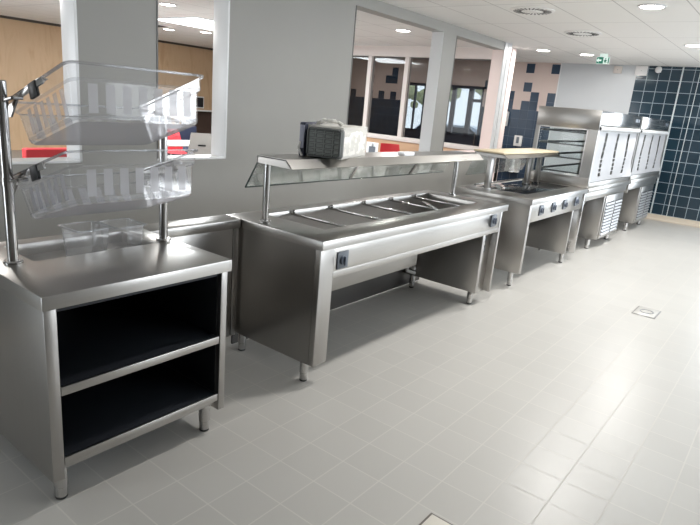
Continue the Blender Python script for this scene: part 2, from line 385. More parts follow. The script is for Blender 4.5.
# ------------------------------------------------------------------ shared counter pieces
def leg(parent, x, y, h=0.15, r=0.024):
    m = MB(); m.lathe((x, y, 0), [(r*0.98, 0.012), (r, 0.016), (r, 0.055), (r*1.13, 0.058), (r*1.13, h)], 20)
    o = obj('leg', m, STP, parent)
    f = MB(); f.lathe((x, y, 0), [(r*0.85, 0), (r*0.98, 0.003), (r*0.98, 0.013)], 20); obj('foot', f, RUBBER, o)
def pole(parent, x, y, z0, z1, r=0.021):
    m = MB(); m.lathe((x, y, 0), [(r, z0), (r, z1-0.004), (r-0.004, z1)], 24)
    o = obj('pole', m, STP, parent)
    f = MB(); f.lathe((x, y, 0), [(r+0.016, z0), (r+0.016, z0+0.008), (r+0.012, z0+0.013), (r+0.001, z0+0.013)], 28); obj('flange', f, STP, o)
def top_with_hole(x0, x1, y0, y1, z0, z1, hx0, hx1, hy0, hy1):
    """folded worktop with a rectangular cut-out"""
    m = MB(); bm = m.bm
    o = [(x0, y0), (x1, y0), (x1, y1), (x0, y1)]; h = [(hx0, hy0), (hx1, hy0), (hx1, hy1), (hx0, hy1)]
    ot = [bm.verts.new((*p, z1)) for p in o]; ob = [bm.verts.new((*p, z0)) for p in o]
    ht = [bm.verts.new((*p, z1)) for p in h]; hb = [bm.verts.new((*p, z0)) for p in h]
    for i in range(4):
        j = (i+1) % 4
        bm.faces.new((ot[i], ot[j], ht[j], ht[i])); bm.faces.new((ob[j], ob[i], hb[i], hb[j]))
        bm.faces.new((ob[i], ob[j], ot[j], ot[i])); bm.faces.new((ht[i], ht[j], hb[j], hb[i]))
    es = [e for e in bm.edges if all(v in ot for v in e.verts)]+[e for e in bm.edges if any(v in ot for v in e.verts) and any(v in ob for v in e.verts)]+[e for e in bm.edges if all(v in ht for v in e.verts)]
    bmesh.ops.bevel(bm, geom=es, offset=0.005, segments=2, affect='EDGES', profile=0.5)
    return m
def basin(x0, x1, y0, y1, z0, z1, t=0.003):
    m = MB()
    m.box(x0, x1, y0, y1, z0, z0+t); m.box(x0, x0+t, y0, y1, z0, z1); m.box(x1-t, x1, y0, y1, z0, z1)
    m.box(x0, x1, y0, y0+t, z0, z1); m.box(x0, x1, y1-t, y1, z0, z1)
    return m
ZT = 0.9; ZB = 0.845; YB = 2.80

# ------------------------------------------------------------------ cutlery counter (nearest)
ca = thing('cutlery_counter', 'nearest stainless counter with dark open shelves and two clear bins on poles', 'counter', (1.29, 2.39, 0))
obj('countertop', top_with_hole(0.858, 1.721, 1.985, YB, ZB, ZT, 1.03, 1.60, 2.425, 2.72), ST, ca)
obj('recess', basin(1.025, 1.605, 2.42, 2.725, 0.84, 0.893), STD, ca)
sp = MB(); sp.box(0.868, 0.915, 2.0, YB-0.01, 0.125, ZB, 0.003); obj('side_panel', sp, STV, ca)
sp = MB(); sp.box(1.672, 1.708, 2.0, YB-0.01, 0.125, ZB, 0.003); obj('side_panel', sp, STV, ca)
obj('back_panel', B(0.915, 1.672, YB-0.03, YB-0.012, 0.15, ZB), DARK, ca)
li = MB(); li.box(0.915, 0.919, 2.03, YB-0.03, 0.215, ZB-0.001); li.box(1.668, 1.672, 2.03, YB-0.03, 0.215, ZB-0.001); li.box(0.919, 1.668, 2.02, YB-0.03, ZB-0.025, ZB-0.015)
obj('lining', li, DARK, ca)
for z in (0.520, 0.215):
    s = MB(); s.box(0.919, 1.668, 2.012, YB-0.032, z-0.008, z, 0.001); so = obj('shelf', s, DARK, ca)
    s = MB(); s.box(0.917, 1.67, 2.002, 2.014, z-0.036, z+0.001, 0.003); obj('shelf_edge', s, ST, so)
obj('plinth_rail', B(0.917, 1.67, 2.03, 2.05, 0.15, 0.18), STV, ca)
for x in (0.925, 1.64):
    for y in (2.065, 2.72): leg(ca, x, y)
pole(ca, 0.957, 2.445, ZT, 1.618); pole(ca, 1.664, 2.445, ZT, 1.60)

TILT = math.atan2(0.17, 0.51)
def bin_matrix(dy, dz): return Matrix.Translation((0, 2.02+dy, 1.704+dz)) @ Matrix.Rotation(-TILT, 4, 'X')
def ring(x0, x1, y0, y1, z, r, n=6):
    pts = []
    for cx, cy, a0 in ((x1-r, y1-r, 0), (x0+r, y1-r, PI/2), (x0+r, y0+r, PI), (x1-r, y0+r, 1.5*PI)):
        for k in range(n+1):
            a = a0+k*PI/2/n; pts.append(Vector((cx+r*math.cos(a), cy+r*math.sin(a), z)))
    return pts
def loft(mb, rings, cap=False):
    bm = mb.bm; V = [[bm.verts.new(p) for p in r] for r in rings]; n = len(V[0])
    for a, b in zip(V, V[1:]):
        for k in range(n):
            f = bm.faces.new((a[k], a[(k+1) % n], b[(k+1) % n], b[k])); f.material_index = mb.mi
    if cap: f = bm.faces.new(V[-1]); f.material_index = mb.mi
BX0, BX1, BD = 1.0, 1.585, 0.538
def clear_bin(label, dy, dz):
    M = bin_matrix(dy, dz)
    t = thing('plastic_bin', label, 'bin', M @ Vector((1.29, 0.27, -0.19)), 'clear bins tilted on the nearest counter')
    def X(m):
        bmesh.ops.recalc_face_normals(m.bm, faces=m.bm.faces); bmesh.ops.transform(m.bm, matrix=M, verts=m.bm.verts); return m
    m = MB()
    loft(m, [ring(BX0+.012, BX1-.012, .012, BD-.012, 0.0, .03), ring(BX0+.014, BX1-.014, .016, BD-.016, -.05, .035),
             ring(BX0+.022, BX1-.022, .024, BD-.024, -.056, .04), ring(BX0+.026, BX1-.026, .058, BD-.058, -.166, .036),
             ring(BX0+.030, BX1-.030, .063, BD-.063, -.180, .034), ring(BX0+.040, BX1-.040, .073, BD-.073, -.187, .03)])
    obj('tub', X(m), CLEAR, t)
    m = MB(); loft(m, [ring(BX0+.038, BX1-.038, .071, BD-.071, -.1872, .03), ring(BX0+.046, BX1-.046, .079, BD-.079, -.188, .03)], True)
    obj('base_sheet', X(m), FROSTB, t)
    m = MB()   # rolled rim: outer lip, top, inner edge
    loft(m, [ring(BX0+.012, BX1-.012, .012, BD-.012, -.004, .03), ring(BX0, BX1, 0, BD, -.004, .035), ring(BX0, BX1, 0, BD, .002, .035), ring(BX0+.012, BX1-.012, .012, BD-.012, .002, .03), ring(BX0+.012, BX1-.012, .012, BD-.012, -.004, .03)])
    obj('rim', X(m), RIMP, t)
    m = MB()   # line of the step and of the foot
    loft(m, [ring(BX0+.013, BX1-.013, .015, BD-.015, -.049, .035), ring(BX0+.020, BX1-.020, .022, BD-.022, -.0575, .04)])
    loft(m, [ring(BX0+.025, BX1-.025, .057, BD-.057, -.165, .036), ring(BX0+.031, BX1-.031, .064, BD-.064, -.1815, .034)])
    obj('edge', X(m), RIMP, t)
    # frosted stripes on all four sides, just outside the wall
    za, zb = -.064, -.160
    def P(side, u, z):
        f = (-.056-z)/.11
        if side == 0: return (u, .0235+.034*f, z)
        if side == 1: return (u, BD-.0235-.034*f, z)
        if side == 2: return (BX0+.0215+.004*f, u, z)
        return (BX1-.0215-.004*f, u, z)
    for side in (0, 1):
        m = MB(); u = BX0+.075
        while u < BX1-.09:
            m.quad([P(side, u, za), P(side, u+.036, za), P(side, u+.036, zb), P(side, u, zb)]); u += .066
        obj('frosted_stripes', X(m), FROST, t)
    for side in (2, 3):
        m = MB(); u = .10
        while u < BD-.12:
            m.quad([P(side, u, za), P(side, u+.030, za), P(side, u+.030, zb), P(side, u, zb)]); u += .055
        obj('frosted_stripes', X(m), FROSTE, t)
    # bracket arms that carry the bin belong to the counter
    for px, ex, sgn in ((0.957, BX0, 1), (1.664, BX1, -1)):
        y0, y1 = 0.17, 0.50
        a = MB(); a.box(ex-0.012 if sgn > 0 else ex+0.004, ex-0.004 if sgn > 0 else ex+0.012, y0, y1, -.030, -.006, 0.001)
        a.prism([(y1-.10, -.03), (y1, -.03), (y1, -.07), (y1-.02, -.075)], 0, ex-0.012 if sgn > 0 else ex+0.004, ex-0.004 if sgn > 0 else ex+0.012)
        a.box(min(ex-0.012*sgn, ex+0.02*sgn), max(ex-0.012*sgn, ex+0.02*sgn), y0+.02, y1-.02, -.0095, -.0055)
        bmesh.ops.transform(a.bm, matrix=M, verts=a.bm.verts)
        pc = M @ Vector((0, 0.43, -.03))
        a.tube((px, 2.445, pc.z), (px+0.0*sgn, 2.445-0.10, pc.z+0.02), 0.007, 10)
        a.tube((px, 2.345, pc.z+.02), (ex-0.008*sgn, 2.345, pc.z+.02), 0.007, 10)
        a.lathe((px, 2.445, pc.z-.016), [(0.0235, 0), (0.0235, 0.032)], 20)
        br = obj('bracket', a, STP, ca)
        k = MB(); k.box(min(ex-.016*sgn, ex-.003*sgn), max(ex-.016*sgn, ex-.003*sgn), y0+.05, y0+.11, -.060, -.004, 0.003)
        bmesh.ops.transform(k.bm, matrix=M, verts=k.bm.verts); obj('clamp', k, BLACK, br)
    return t
clear_bin('upper clear plastic bin with frosted stripes, tilted above another', 0, 0)
clear_bin('lower clear plastic bin with frosted stripes, just above the nearest countertop', 0.03, -0.305)
def container(x, y, w, d, h, z, label, rot):
    t = thing('plastic_container', label, 'container', (x, y, z), 'clear containers in the counter recess'); t.rotation_euler.z = rot
    Mx = parent_world(t)
    def X(m): bmesh.ops.recalc_face_normals(m.bm, faces=m.bm.faces); bmesh.ops.transform(m.bm, matrix=Mx, verts=m.bm.verts); return m
    m = MB(); loft(m, [ring(-w/2, w/2, -d/2, d/2, h, .018), ring(-w/2+.012, w/2-.012, -d/2+.012, d/2-.012, .01, .02), ring(-w/2+.02, w/2-.02, -d/2+.02, d/2-.02, .001, .02)], True); obj('body', X(m), HAZY, t)
    m = MB(); loft(m, [ring(-w/2, w/2, -d/2, d/2, h-.004, .018), ring(-w/2-.009, w/2+.009, -d/2-.009, d/2+.009, h-.004, .02), ring(-w/2-.009, w/2+.009, -d/2-.009, d/2+.009, h, .02), ring(-w/2, w/2, -d/2, d/2, h, .018), ring(-w/2, w/2, -d/2, d/2, h-.004, .018)]); obj('rim', X(m), RIMP, t)
container(1.305, 2.525, 0.155, 0.165, 0.155, 0.8435, 'left clear plastic container standing in the recess of the nearest counter', 0.06)
container(1.488, 2.525, 0.150, 0.165, 0.150, 0.8435, 'right clear plastic container in the recess, close to the thin pole', 0.03)

# ------------------------------------------------------------------ link counter
lk = thing('link_counter', 'narrow recessed stainless link counter between the nearest counter and the bain-marie', 'counter', (2.04, 2.73, 0))
obj('countertop', B(1.723, 2.352, 2.645, YB, ZB, ZT, 0.004), ST, lk)
obj('front_panel', B(1.726, 2.30, 2.657, 2.672, 0.13, ZB, 0.002), STV, lk)
obj('corner_post', B(2.305, 2.345, 2.655, 2.70, 0.13, ZB, 0.003), STV, lk)
obj('base_rail', B(1.76, 2.30, 2.70, 2.73, 0.05, 0.13), BLACK, lk)
for x in (1.80, 2.30): leg(lk, x, 2.74)

# ------------------------------------------------------------------ bain-marie
bm_ = thing('bain_marie', 'long stainless bain-marie counter with open well and overhead gantry', 'counter', (3.61, 2.4, 0))
X0, X1 = 2.356, 4.862
obj('countertop', top_with_hole(X0, X1, 1.975, YB, ZB, ZT, 2.60, 4.68, 2.18, 2.70), ST, bm_)
obj('well', basin(2.592, 4.688, 2.172, 2.708, 0.70, 0.893), STD, bm_)
for x in (2.86, 3.27, 3.68, 4.07, 4.44):
    d = MB(); d.box(x-.011, x+.011, 2.178, 2.70, 0.868, 0.884, 0.003); o = obj('divider_bar', d, STP, bm_)
    k = MB(); k.ball((x, 2.685, 0.894), 0.012, 2); obj('knob', k, STP, o)
lb = MB()
for k in range(7):
    a0, a1 = k/7, (k+1)/7
    p = lambda a: (4.02+.20*a, 2.40+.10*math.sin(a*PI)*0.6, 0.868+.03*math.sin(a*PI))
    q0, q1 = p(a0), p(a1); lb.quad([(q0[0], q0[1]-.02, q0[2]), (q1[0], q1[1]-.02, q1[2]), (q1[0], q1[1]+.02, q1[2]), (q0[0], q0[1]+.02, q0[2])])
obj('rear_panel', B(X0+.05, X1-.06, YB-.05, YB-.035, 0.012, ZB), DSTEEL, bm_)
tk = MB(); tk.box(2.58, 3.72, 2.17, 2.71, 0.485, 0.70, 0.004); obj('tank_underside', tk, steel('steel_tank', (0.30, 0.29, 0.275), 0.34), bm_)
s = MB(); s.box(X0+.006, X0+.125, 1.99, 2.03, 0.135, ZB, 0.003); s.box(X0+.006, X0+.03, 2.03, YB-.01, 0.135, ZB); obj('side_panel', s, STV, bm_)
fp = MB(); fp.box(X0+.125, 4.755, 1.992, 2.03, 0.662, ZB, 0.002); fp.box(X0+.125, 4.755, 1.9895, 1.993, 0.662, 0.700, 0.001); obj('front_panel', fp, ST, bm_)
ip = MB(); ip.box(4.485, 4.53, 2.0, YB-.05, 0.14, 0.665, 0.003); obj('inner_panel', ip, STV, bm_)
cp = MB(); cp.box(4.53, 4.755, 2.05, 2.07, 0.10, ZB, 0.002); co = obj('control_plate', cp, STV, bm_)
for z in (0.605, 0.515):
    k = MB(); k.box(4.565, 4.635, 2.035, 2.052, z-.034, z+.034, 0.004); so = obj('socket', k, BLACK, co)
    k = MB(); k.box(4.583, 4.617, 2.030, 2.037, z-.014, z+.014, 0.003); obj('socket_face', k, SLATE, so)
op = MB(); op.box(4.755, 4.788, 1.99, YB-.01, 0.10, ZB, 0.003); obj('side_panel', op, STV, bm_)
def switch(parent, x, z, y=1.992):
    k = MB(); k.box(x-.050, x+.050, y-.010, y, z-.052, z+.052, 0.003); o = obj('switch_plate', k, SLATE, parent)
    k = MB(); k.lathe((0, 0, 0), [(.027, 0), (.025, .016)], 20)
    bmesh.ops.transform(k.bm, matrix=Matrix.Translation((x-.005, y-.008, z)) @ Matrix.Rotation(PI/2, 4, 'X'), verts=k.bm.verts)
    k.box(x-.012, x+.002, y-.036, y-.026, z-.028, z+.028, 0.004); obj('knob', k, pmat('knob_blue_grey', (0.10, 0.12, 0.16), 0.3), o)
switch(bm_, X0+.20, 0.762); switch(bm_, 4.615, 0.777)
leg(bm_, 2.40, 2.09); leg(bm_, 2.41, 2.66); leg(bm_, 4.58, 2.085); leg(bm_, 4.55, 2.68)
vp = MB(); vp.path([(4.40, 2.66, 0.66), (4.40, 2.66, 0.20), (4.48, 2.62, 0.17)], 0.016); vp.tube((4.40, 2.655, 0.24), (4.40, 2.60, 0.24), 0.01); vp.box(4.385, 4.415, 2.575, 2.60, 0.225, 0.255, 0.004)
obj('drain_valve', vp, METALW, bm_)
YPOLE = 2.51
pole(bm_, 2.424, YPOLE, ZT, 1.262); pole(bm_, 4.80, YPOLE, ZT, 1.262)
g = MB(); g.prism([(2.56, 1.258), (2.56, 1.302), (2.32, 1.302), (2.268, 1.254), (2.274, 1.250), (2.325, 1.294), (2.552, 1.294), (2.552, 1.258)], 0, 2.385, 4.845)
for xa in (2.385, 4.839): g.prism([(2.56, 1.258), (2.56, 1.300), (2.32, 1.300), (2.268, 1.254)], 0, xa, xa+.006)
gs = obj('gantry_shelf', g, ST, bm_)
lt = MB(); lt.box(2.50, 4.74, 2.40, 2.46, 1.272, 1.292, 0.004); obj('lamp_housing', lt, STV, gs)
sg = MB(); Ms = Matrix.Translation((0, 2.556, 1.262)) @ Matrix.Rotation(math.radians(31), 4, 'X')
sg.box(2.392, 4.84, -.003, .003, -.195, 0.0, 0.001, M=Ms)
sgo = obj('sneeze_guard', sg, GLASS, bm_)
se = MB(); se.box(2.386, 2.392, -.004, .004, -.196, 0.0, M=Ms); se.box(2.386, 4.846, -.0035, .0035, -.199, -.195, M=Ms); obj('guard_edge', se, pmat('glass_edge', (0.05, 0.07, 0.065), 0.2), sgo)
for x in (3.42, 4.25): sc_ = MB(); sc_.box(x-.012, x+.012, -.007, .007, -.19, 0.0, 0.002, M=Ms); obj('guard_clip', sc_, STP, sgo)
# loose strip left in the well
ls = lb
ls2 = MB(); ls2.box(4.02, 4.30, 2.36, 2.395, 0.8845, 0.8885, 0.001, M=None); lb.bm.free()
Mr = Matrix.Translation((4.16, 2.38, 0.886)) @ Matrix.Rotation(math.radians(50), 4, 'Z') @ Matrix.Translation((-4.16, -2.38, -0.886))
bmesh.ops.transform(ls2.bm, matrix=Mr, verts=ls2.bm.verts)
tag(obj('steel_strip', ls2, STP), 'loose steel strip lying across the bars of the bain-marie well', 'strip')

# ------------------------------------------------------------------ hob counter
hb = thing('hob_counter', 'stainless hot counter with black glass top and a row of four knobs', 'counter', (6.28, 2.4, 0))
X0, X1 = 5.40, 7.175
obj('countertop', top_with_hole(X0, X1, 1.965, YB, ZB, ZT, 5.72, 7.08, 2.16, 2.70), ST, hb)
g = MB(); g.box(5.715, 7.085, 2.155, 2.705, 0.893, 0.9005, 0.001); obj('glass_top', g, GLASSTOP, hb)
s = MB(); s.box(X0+.006, X0+.06, 1.98, YB-.01, 0.15, ZB, 0.003); obj('side_panel', s, STV, hb)
fp = MB(); fp.box(X0+.06, X1-.12, 1.984, 2.02, 0.665, ZB, 0.002); obj('front_panel', fp, ST, hb)
ip = MB(); ip.box(6.80, 6.84, 1.99, YB-.05, 0.14, 0.665, 0.003); obj('inner_panel', ip, STV, hb)
obj('side_panel', B(7.125, 7.165, 1.98, YB-.01, 0.11, ZB, 0.003), STP, hb)
obj('control_plate', B(6.84, 7.125, 2.30, 2.32, 0.11, ZB, 0.002), STV, hb)
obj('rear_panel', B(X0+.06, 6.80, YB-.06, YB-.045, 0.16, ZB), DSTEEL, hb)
for x, z in ((5.72, 0.768), (6.08, 0.768), (6.44, 0.768), (6.84, 0.772)): switch(hb, x, z, 1.984)
leg(hb, 5.45, 2.08); leg(hb, 5.45, 2.68); leg(hb, 6.94, 2.06); leg(hb, 6.92, 2.68)
for x in (5.62, 6.68, 7.0):
    y = 2.547
    p = MB(); p.box(x-.04, x+.04, y-.022, y+.022, ZT, 1.235, 0.003); o = obj('post', p, STV, hb)
    p = MB(); p.box(x-.045, x+.045, y-.036, y+.036, ZT, ZT+.008, 0.002); obj('flange', p, STP, o)
g = MB(); g.prism([(2.70, 1.236), (2.70, 1.278), (2.385, 1.278), (2.335, 1.240), (2.340, 1.236), (2.39, 1.270), (2.692, 1.270), (2.692, 1.236)], 0, 5.54, 7.09)
for xa in (5.54, 7.084): g.prism([(2.70, 1.236), (2.70, 1.276), (2.385, 1.276), (2.335, 1.240)], 0, xa, xa+.006)
obj('gantry_shelf', g, STV, hb)
bar = MB(); bar.box(5.65, 7.0, 2.70, 2.715, 0.915, 0.93, 0.003); bar.box(5.65, 5.665, 2.70, 2.715, 0.9, 0.93); bar.box(6.985, 7.0, 2.70, 2.715, 0.9, 0.93); obj('rear_rail', bar, STP, hb)
sg = MB(); Ms = Matrix.Translation((0, 2.698, 1.24)) @ Matrix.Rotation(math.radians(20), 4, 'X'); sg.box(5.55, 7.08, -.003, .003, -.24, 0, 0.001, M=Ms); obj('sneeze_guard', sg, GLASS, hb)
bd = MB(); bd.box(5.50, 7.10, 2.37, 2.70, 1.2785, 1.296, 0.002); tag(obj('wooden_board', bd, BOARD), 'pale raw wooden board lying on the gantry of the hot counter', 'board')

# ------------------------------------------------------------------ refrigerated display counters
def display_counter(xo, label):
    t = thing('display_counter', label, 'display counter', (xo+1.0, 2.39, 0), 'refrigerated display counters at the far end')
    x0, x1 = xo, xo+2.03; yf, yb = 1.985, 2.735; zt = 1.805
    w = MB(); w.box(x0, x1, 1.96, YB, ZB-.005, ZT-.001, 0.006); obj('worktop', w, ST, t)
    # base: open bay, compressor box with louvred front
    bx = x0+1.02
    b = MB(); b.box(bx, x1-.02, 2.02, YB-.02, 0.12, ZB-.006, 0.003); bo = obj('compressor_box', b, STV, t)
    f = MB(); f.box(x0+.03, x1-.02, 1.995, 2.02, 0.735, ZB-.006, 0.002); obj('front_rail', f, ST, t)
    f = MB(); f.box(bx+.05, x1-.06, 2.006, 2.02, 0.13, 0.725, 0.002); gp = obj('grille', f, ST, t)
    for a, c in ((bx+.09, bx+.50), (bx+.55, x1-.09)):
        d = MB(); d.box(a, c, 2.0035, 2.0065, 0.17, 0.635); vo = obj('vent_gap_shade', d, BLACK, gp)  # black sheet standing in for the shade between the louvers
        s = MB()
        for k in range(10):
            z = 0.178+k*0.046
            s.prism([(2.0035, z+.024), (1.990, z+.004), (1.990, z+.001), (2.0035, z+.014)], 0, a, c)
        obj('louvers', s, LOUV, vo)
    e = MB(); e.box(x0+.005, x0+.035, 1.985, YB-.01, 0.7, ZB-.006, 0.002); obj('bracket', e, STV, t)
    e = MB(); e.box(x0+.03, bx, YB-.05, YB-.035, 0.12, ZB-.006); obj('rear_panel', e, STV, t)
    for x in (bx-.10, bx+.86): leg(t, x, 2.10, 0.13, 0.03); leg(t, x, 2.66, 0.13, 0.03)
    # upper case
    n = MB()
    n.box(x0, x0+.03, yf, yb, ZT, ZT+.115, 0.002); n.box(x0, x0+.03, yf, yb, zt-.225, zt, 0.002)
    n.box(x0, x0+.03, yf, yf+.115, ZT+.115, zt-.225, 0.0); n.box(x0, x0+.03, yb-.045, yb, ZT+.115, zt-.225, 0.0)
    no = obj('end_frame', n, STV, t)
    q = MB(); a0, a1, z0, z1 = yf+.115, yb-.045, ZT+.115, zt-.225
    q.box(x0-.006, x0, a0, a1, z1-.014, z1, 0.002); q.box(x0-.006, x0, a0, a1, z0, z0+.014, 0.002); q.box(x0-.006, x0, a0, a0+.014, z0, z1, 0.002); q.box(x0-.006, x0, a1-.014, a1, z0, z1, 0.002)
    obj('window_trim', q, LOUV, no)
    q = MB(); q.box(x0+.012, x0+.018, a0, a1, z0, z1); obj('end_glass', q, VGLASS, no)
    n = MB(); n.box(x1-.03, x1, yf, yf+.09, ZT, zt, 0.002); n.box(x1-.03, x1, yb-.045, yb, ZT, zt, 0.002); n.box(x1-.03, x1, yf, yb, ZT, ZT+.08, 0.002); n.box(x1-.03, x1, yf, yb, zt-.15, zt, 0.002); n.box(x1-.018, x1-.012, yf+.09, yb-.045, ZT+.08, zt-.15)
    obj('end_frame', n, STV, t)
    r = MB(); r.box(x0+.03, x1-.03, yf+.02, yb, zt-.03, zt-.002, 0.002); r.box(x0+.03, x1-.03, yf+.12, yb-.05, zt-.12, zt-.03, 0.002); obj('roof', r, STV, t)
    r = MB(); r.box(x0+.03, x1-.03, yf, yf+.02, zt-.165, zt-.001, 0.002); fo = obj('fascia', r, STP, t)
    r = MB(); r.box(x1-.34, x1-.22, yf-.003, yf, zt-.09, zt-.045, 0.001); r.box(x1-.19, x1-.12, yf-.003, yf, zt-.09, zt-.045, 0.001); obj('display', r, SLATE, fo)
    r = MB(); r.tube((x0+.05, yf+.004, zt-.205), (x1-.05, yf+.004, zt-.205), 0.028, 20); ro = obj('blind_roll', r, WHITEP, t)
    r = MB(); r.tube((x0+.04, yf+.004, zt-.205), (x0+.052, yf+.004, zt-.205), 0.02, 12); obj('roll_cap', r, BLACK, ro)
    r = MB(); r.box(x0+.03, x1-.03, yf, yf+.03, ZT, ZT+.055, 0.003); r.box(x0+.03, x0+.05, yf, yf+.03, ZT, zt-.165); r.box(x1-.05, x1-.03, yf, yf+.03, ZT, zt-.165); obj('front_frame', r, ST, t)
    # blind sheet with three columns of vertical slits; the loose hem bulges on the right
    m = MB(); zt0, zb0 = zt-.235, ZT+.06
    xs = [x0+.055]
    slits = []
    for k in range(3):
        c = x0+.42+k*.56; slits.append((c-.05, c+.05)); xs += [c-.05, c+.05]
    xs.append(x1-.055)
    rows = [0.0, 0.03, .20, .21, .38, .39, .54, .56, .62, .64, .72, .74, .80, .82, .90, 1.0]
    def S(x, f):
        bulge = 0.05*max(0, (f-.55)/.45)**2*max(0, (x-x0-1.4)/.63)**2
        return (x, yf+.012+.004*math.sin(f*7+x*3)-bulge, zt0+(zb0-zt0)*f)
    for i in range(len(xs)-1):
        sl = (xs[i], xs[i+1]) in slits
        for j in range(len(rows)-1):
            if sl and j % 2 == 1 and j < 14: continue
            n_ = 1 if sl else 4
            for k in range(n_):
                a, c = xs[i]+(xs[i+1]-xs[i])*k/n_, xs[i]+(xs[i+1]-xs[i])*(k+1)/n_
                m.quad([S(a, rows[j]), S(a, rows[j+1]), S(c, rows[j+1]), S(c, rows[j])])
    bmesh.ops.remove_doubles(m.bm, verts=m.bm.verts, dist=0.0004)
    fe = m.bm.faces[:]; rr = bmesh.ops.solidify(m.bm, geom=fe, thickness=0.002)
    obj('blind', m, BLINDM, t)
    q = MB(); q.box(x0+.03, x1-.03, yb-.012, yb-.006, ZT+.02, zt-.03); obj('rear_glass', q, VGLASS, t)
    for z in (1.05, 1.22, 1.38, 1.53):
        q = MB(); q.box(x0+.06, x1-.06, yf+.14, yb-.07, z, z+.006, 0.001); so = obj('shelf', q, VGLASS, t)
        q = MB(); q.box(x0+.05, x1-.05, yf+.115, yf+.14, z-.010, z+.016, 0.002); q.box(x0+.05, x1-.05, yb-.07, yb-.05, z-.010, z+.016, 0.002); q.box(x0+.05, x0+.066, yf+.14, yb-.07, z-.008, z+.010, 0.001)
        obj('shelf_rail', q, pmat('dark_rail', (0.10, 0.105, 0.11), 0.4, metal=0.6), so)
    q = MB()
    for yy in (yf+.15, yb-.08): q.box(x1-.08, x1-.05, yy-.012, yy+.012, ZT+.02, zt-.04)
    obj('shelf_upright', q, STV, t)
    return t
display_counter(7.185, 'tall glazed steel display counter with slitted white blind, beside the hot counter')
display_counter(9.26, 'farthest steel display counter with slitted blind, next to the navy tiled wall')

# ------------------------------------------------------------------ wrapped stack on the gantry
pc = thing('wrapped_crates', 'bundle of grey plastic crates in crinkled clear film on the gantry', 'crate', (2.665, 2.435, 1.302)); pc.rotation_euler.z = math.radians(20)
Mp = parent_world(pc)
def XP_(m): bmesh.ops.transform(m.bm, matrix=Mp, verts=m.bm.verts); return m
# local: u = depth direction (x), v = to the left (y); the gridded base faces -x
m = MB(); CW, CHH = 0.23, 0.180
m.box(0.012, 0.07, -CW, 0, 0.004, CHH+.004, 0.02, 4)
m.box(0.0, 0.02, -CW+.004, -CW+.016, 0.02, CHH-.012, 0.004); m.box(0.0, 0.02, -.016, -.004, 0.02, CHH-.012, 0.004); m.box(0.0, 0.02, -CW+.02, -.02, .006, .018, 0.004); m.box(0.0, 0.02, -CW+.02, -.02, CHH-.012, CHH, 0.004)
cr = obj('crate_base', XP_(m), CRATED, pc)
m = MB()
for k in range(1, 4): m.box(0.004, 0.016, -CW*k/4-.004, -CW*k/4+.004, .014, CHH-.008, 0.001)
for k in range(1, 6): m.box(0.004, 0.016, -CW+.01, -.01, CHH*k/6-.003, CHH*k/6+.003, 0.001)
for i in range(4):
    for j in range(6):
        m.box(0.0085, 0.014, -CW*(i+1)/4+.008, -CW*i/4-.008, CHH*j/6+.006+(.012 if j == 0 else 0), CHH*(j+1)/6-.006-(.010 if j == 5 else 0), 0.002)
obj('grid_ribs', XP_(m), CRATE, cr)
m = MB(); m.box(0.01, 0.30, 0.012, 0.05, 0.0, CHH+.026, 0.008, 3); dk = obj('dark_tray', XP_(m), NAVYP, pc)
m = MB(); m.box(0.003, 0.012, 0.016, 0.046, 0.05, CHH+.01, 0.003); obj('tray_end', XP_(m), pmat('lilac_grey_plastic', (0.30, 0.31, 0.38), 0.4), dk)
m = MB(); m.tube((0.0, 0.05, 0.06), (-.004, 0.02, 0.004), 0.007, 8); m.tube((-.002, 0.045, 0.035), (-.004, 0.035, 0.09), 0.006, 8); obj('film_twist', XP_(m), WRAP, pc)
m = MB()
bmesh.ops.create_cube(m.bm, size=1)
for v in m.bm.verts: v.co = Vector((0.055+.51*(v.co.x+.5), -CW/2+.02+(CW+.02)*v.co.y, 0.001+(CHH+.012)*(v.co.z+.5)))
bmesh.ops.subdivide_edges(m.bm, edges=m.bm.edges[:], cuts=22, use_grid_fill=True)
rnd = random.Random(3)
from mathutils import noise as nz
for v in m.bm.verts:
    p = v.co.copy(); n = nz.noise(p*22)+.5*nz.noise(p*60); c = Vector((.22, -CW/2, .09)); d = (p-c).normalized()
    k = 0.0075*n
    v.co = p+Vector((d.x*k, d.y*k, d.z*k*1.2)); v.co.z = max(v.co.z, 0.0005)
obj('film_wrap', XP_(m), WRAP, pc)
m = MB()
m.box(0.065, 0.545, -CW+.01, -.005, 0.008, CHH-.005, 0.015, 3); obj('inner_crates', XP_(m), pmat('cream_crates', (0.75, 0.74, 0.70), 0.5, noise=.12, nscale=18), pc)
m = MB(); nn = 12
for k in range(nn):
    a, b2 = PI*k/nn, PI*(k+1)/nn
    P_ = lambda a: (0.12+.02*math.sin(a*3), -.10+.082*math.cos(a), CHH+.006+.040*math.sin(a)**.7 if math.sin(a) > 0 else CHH+.006)
    m.tube(P_(a), P_(b2), 0.011+.004*math.sin(k*2.1), 7); m.ball(P_(b2), .012)
obj('film_handle', XP_(m), WRAP, pc)
tag(obj('paper_block', B(3.63, 3.77, 2.33, 2.39, 1.3025, 1.328, 0.003), PAPER), 'small white paper block on the long gantry shelf, right of the wrapped crates', 'paper')

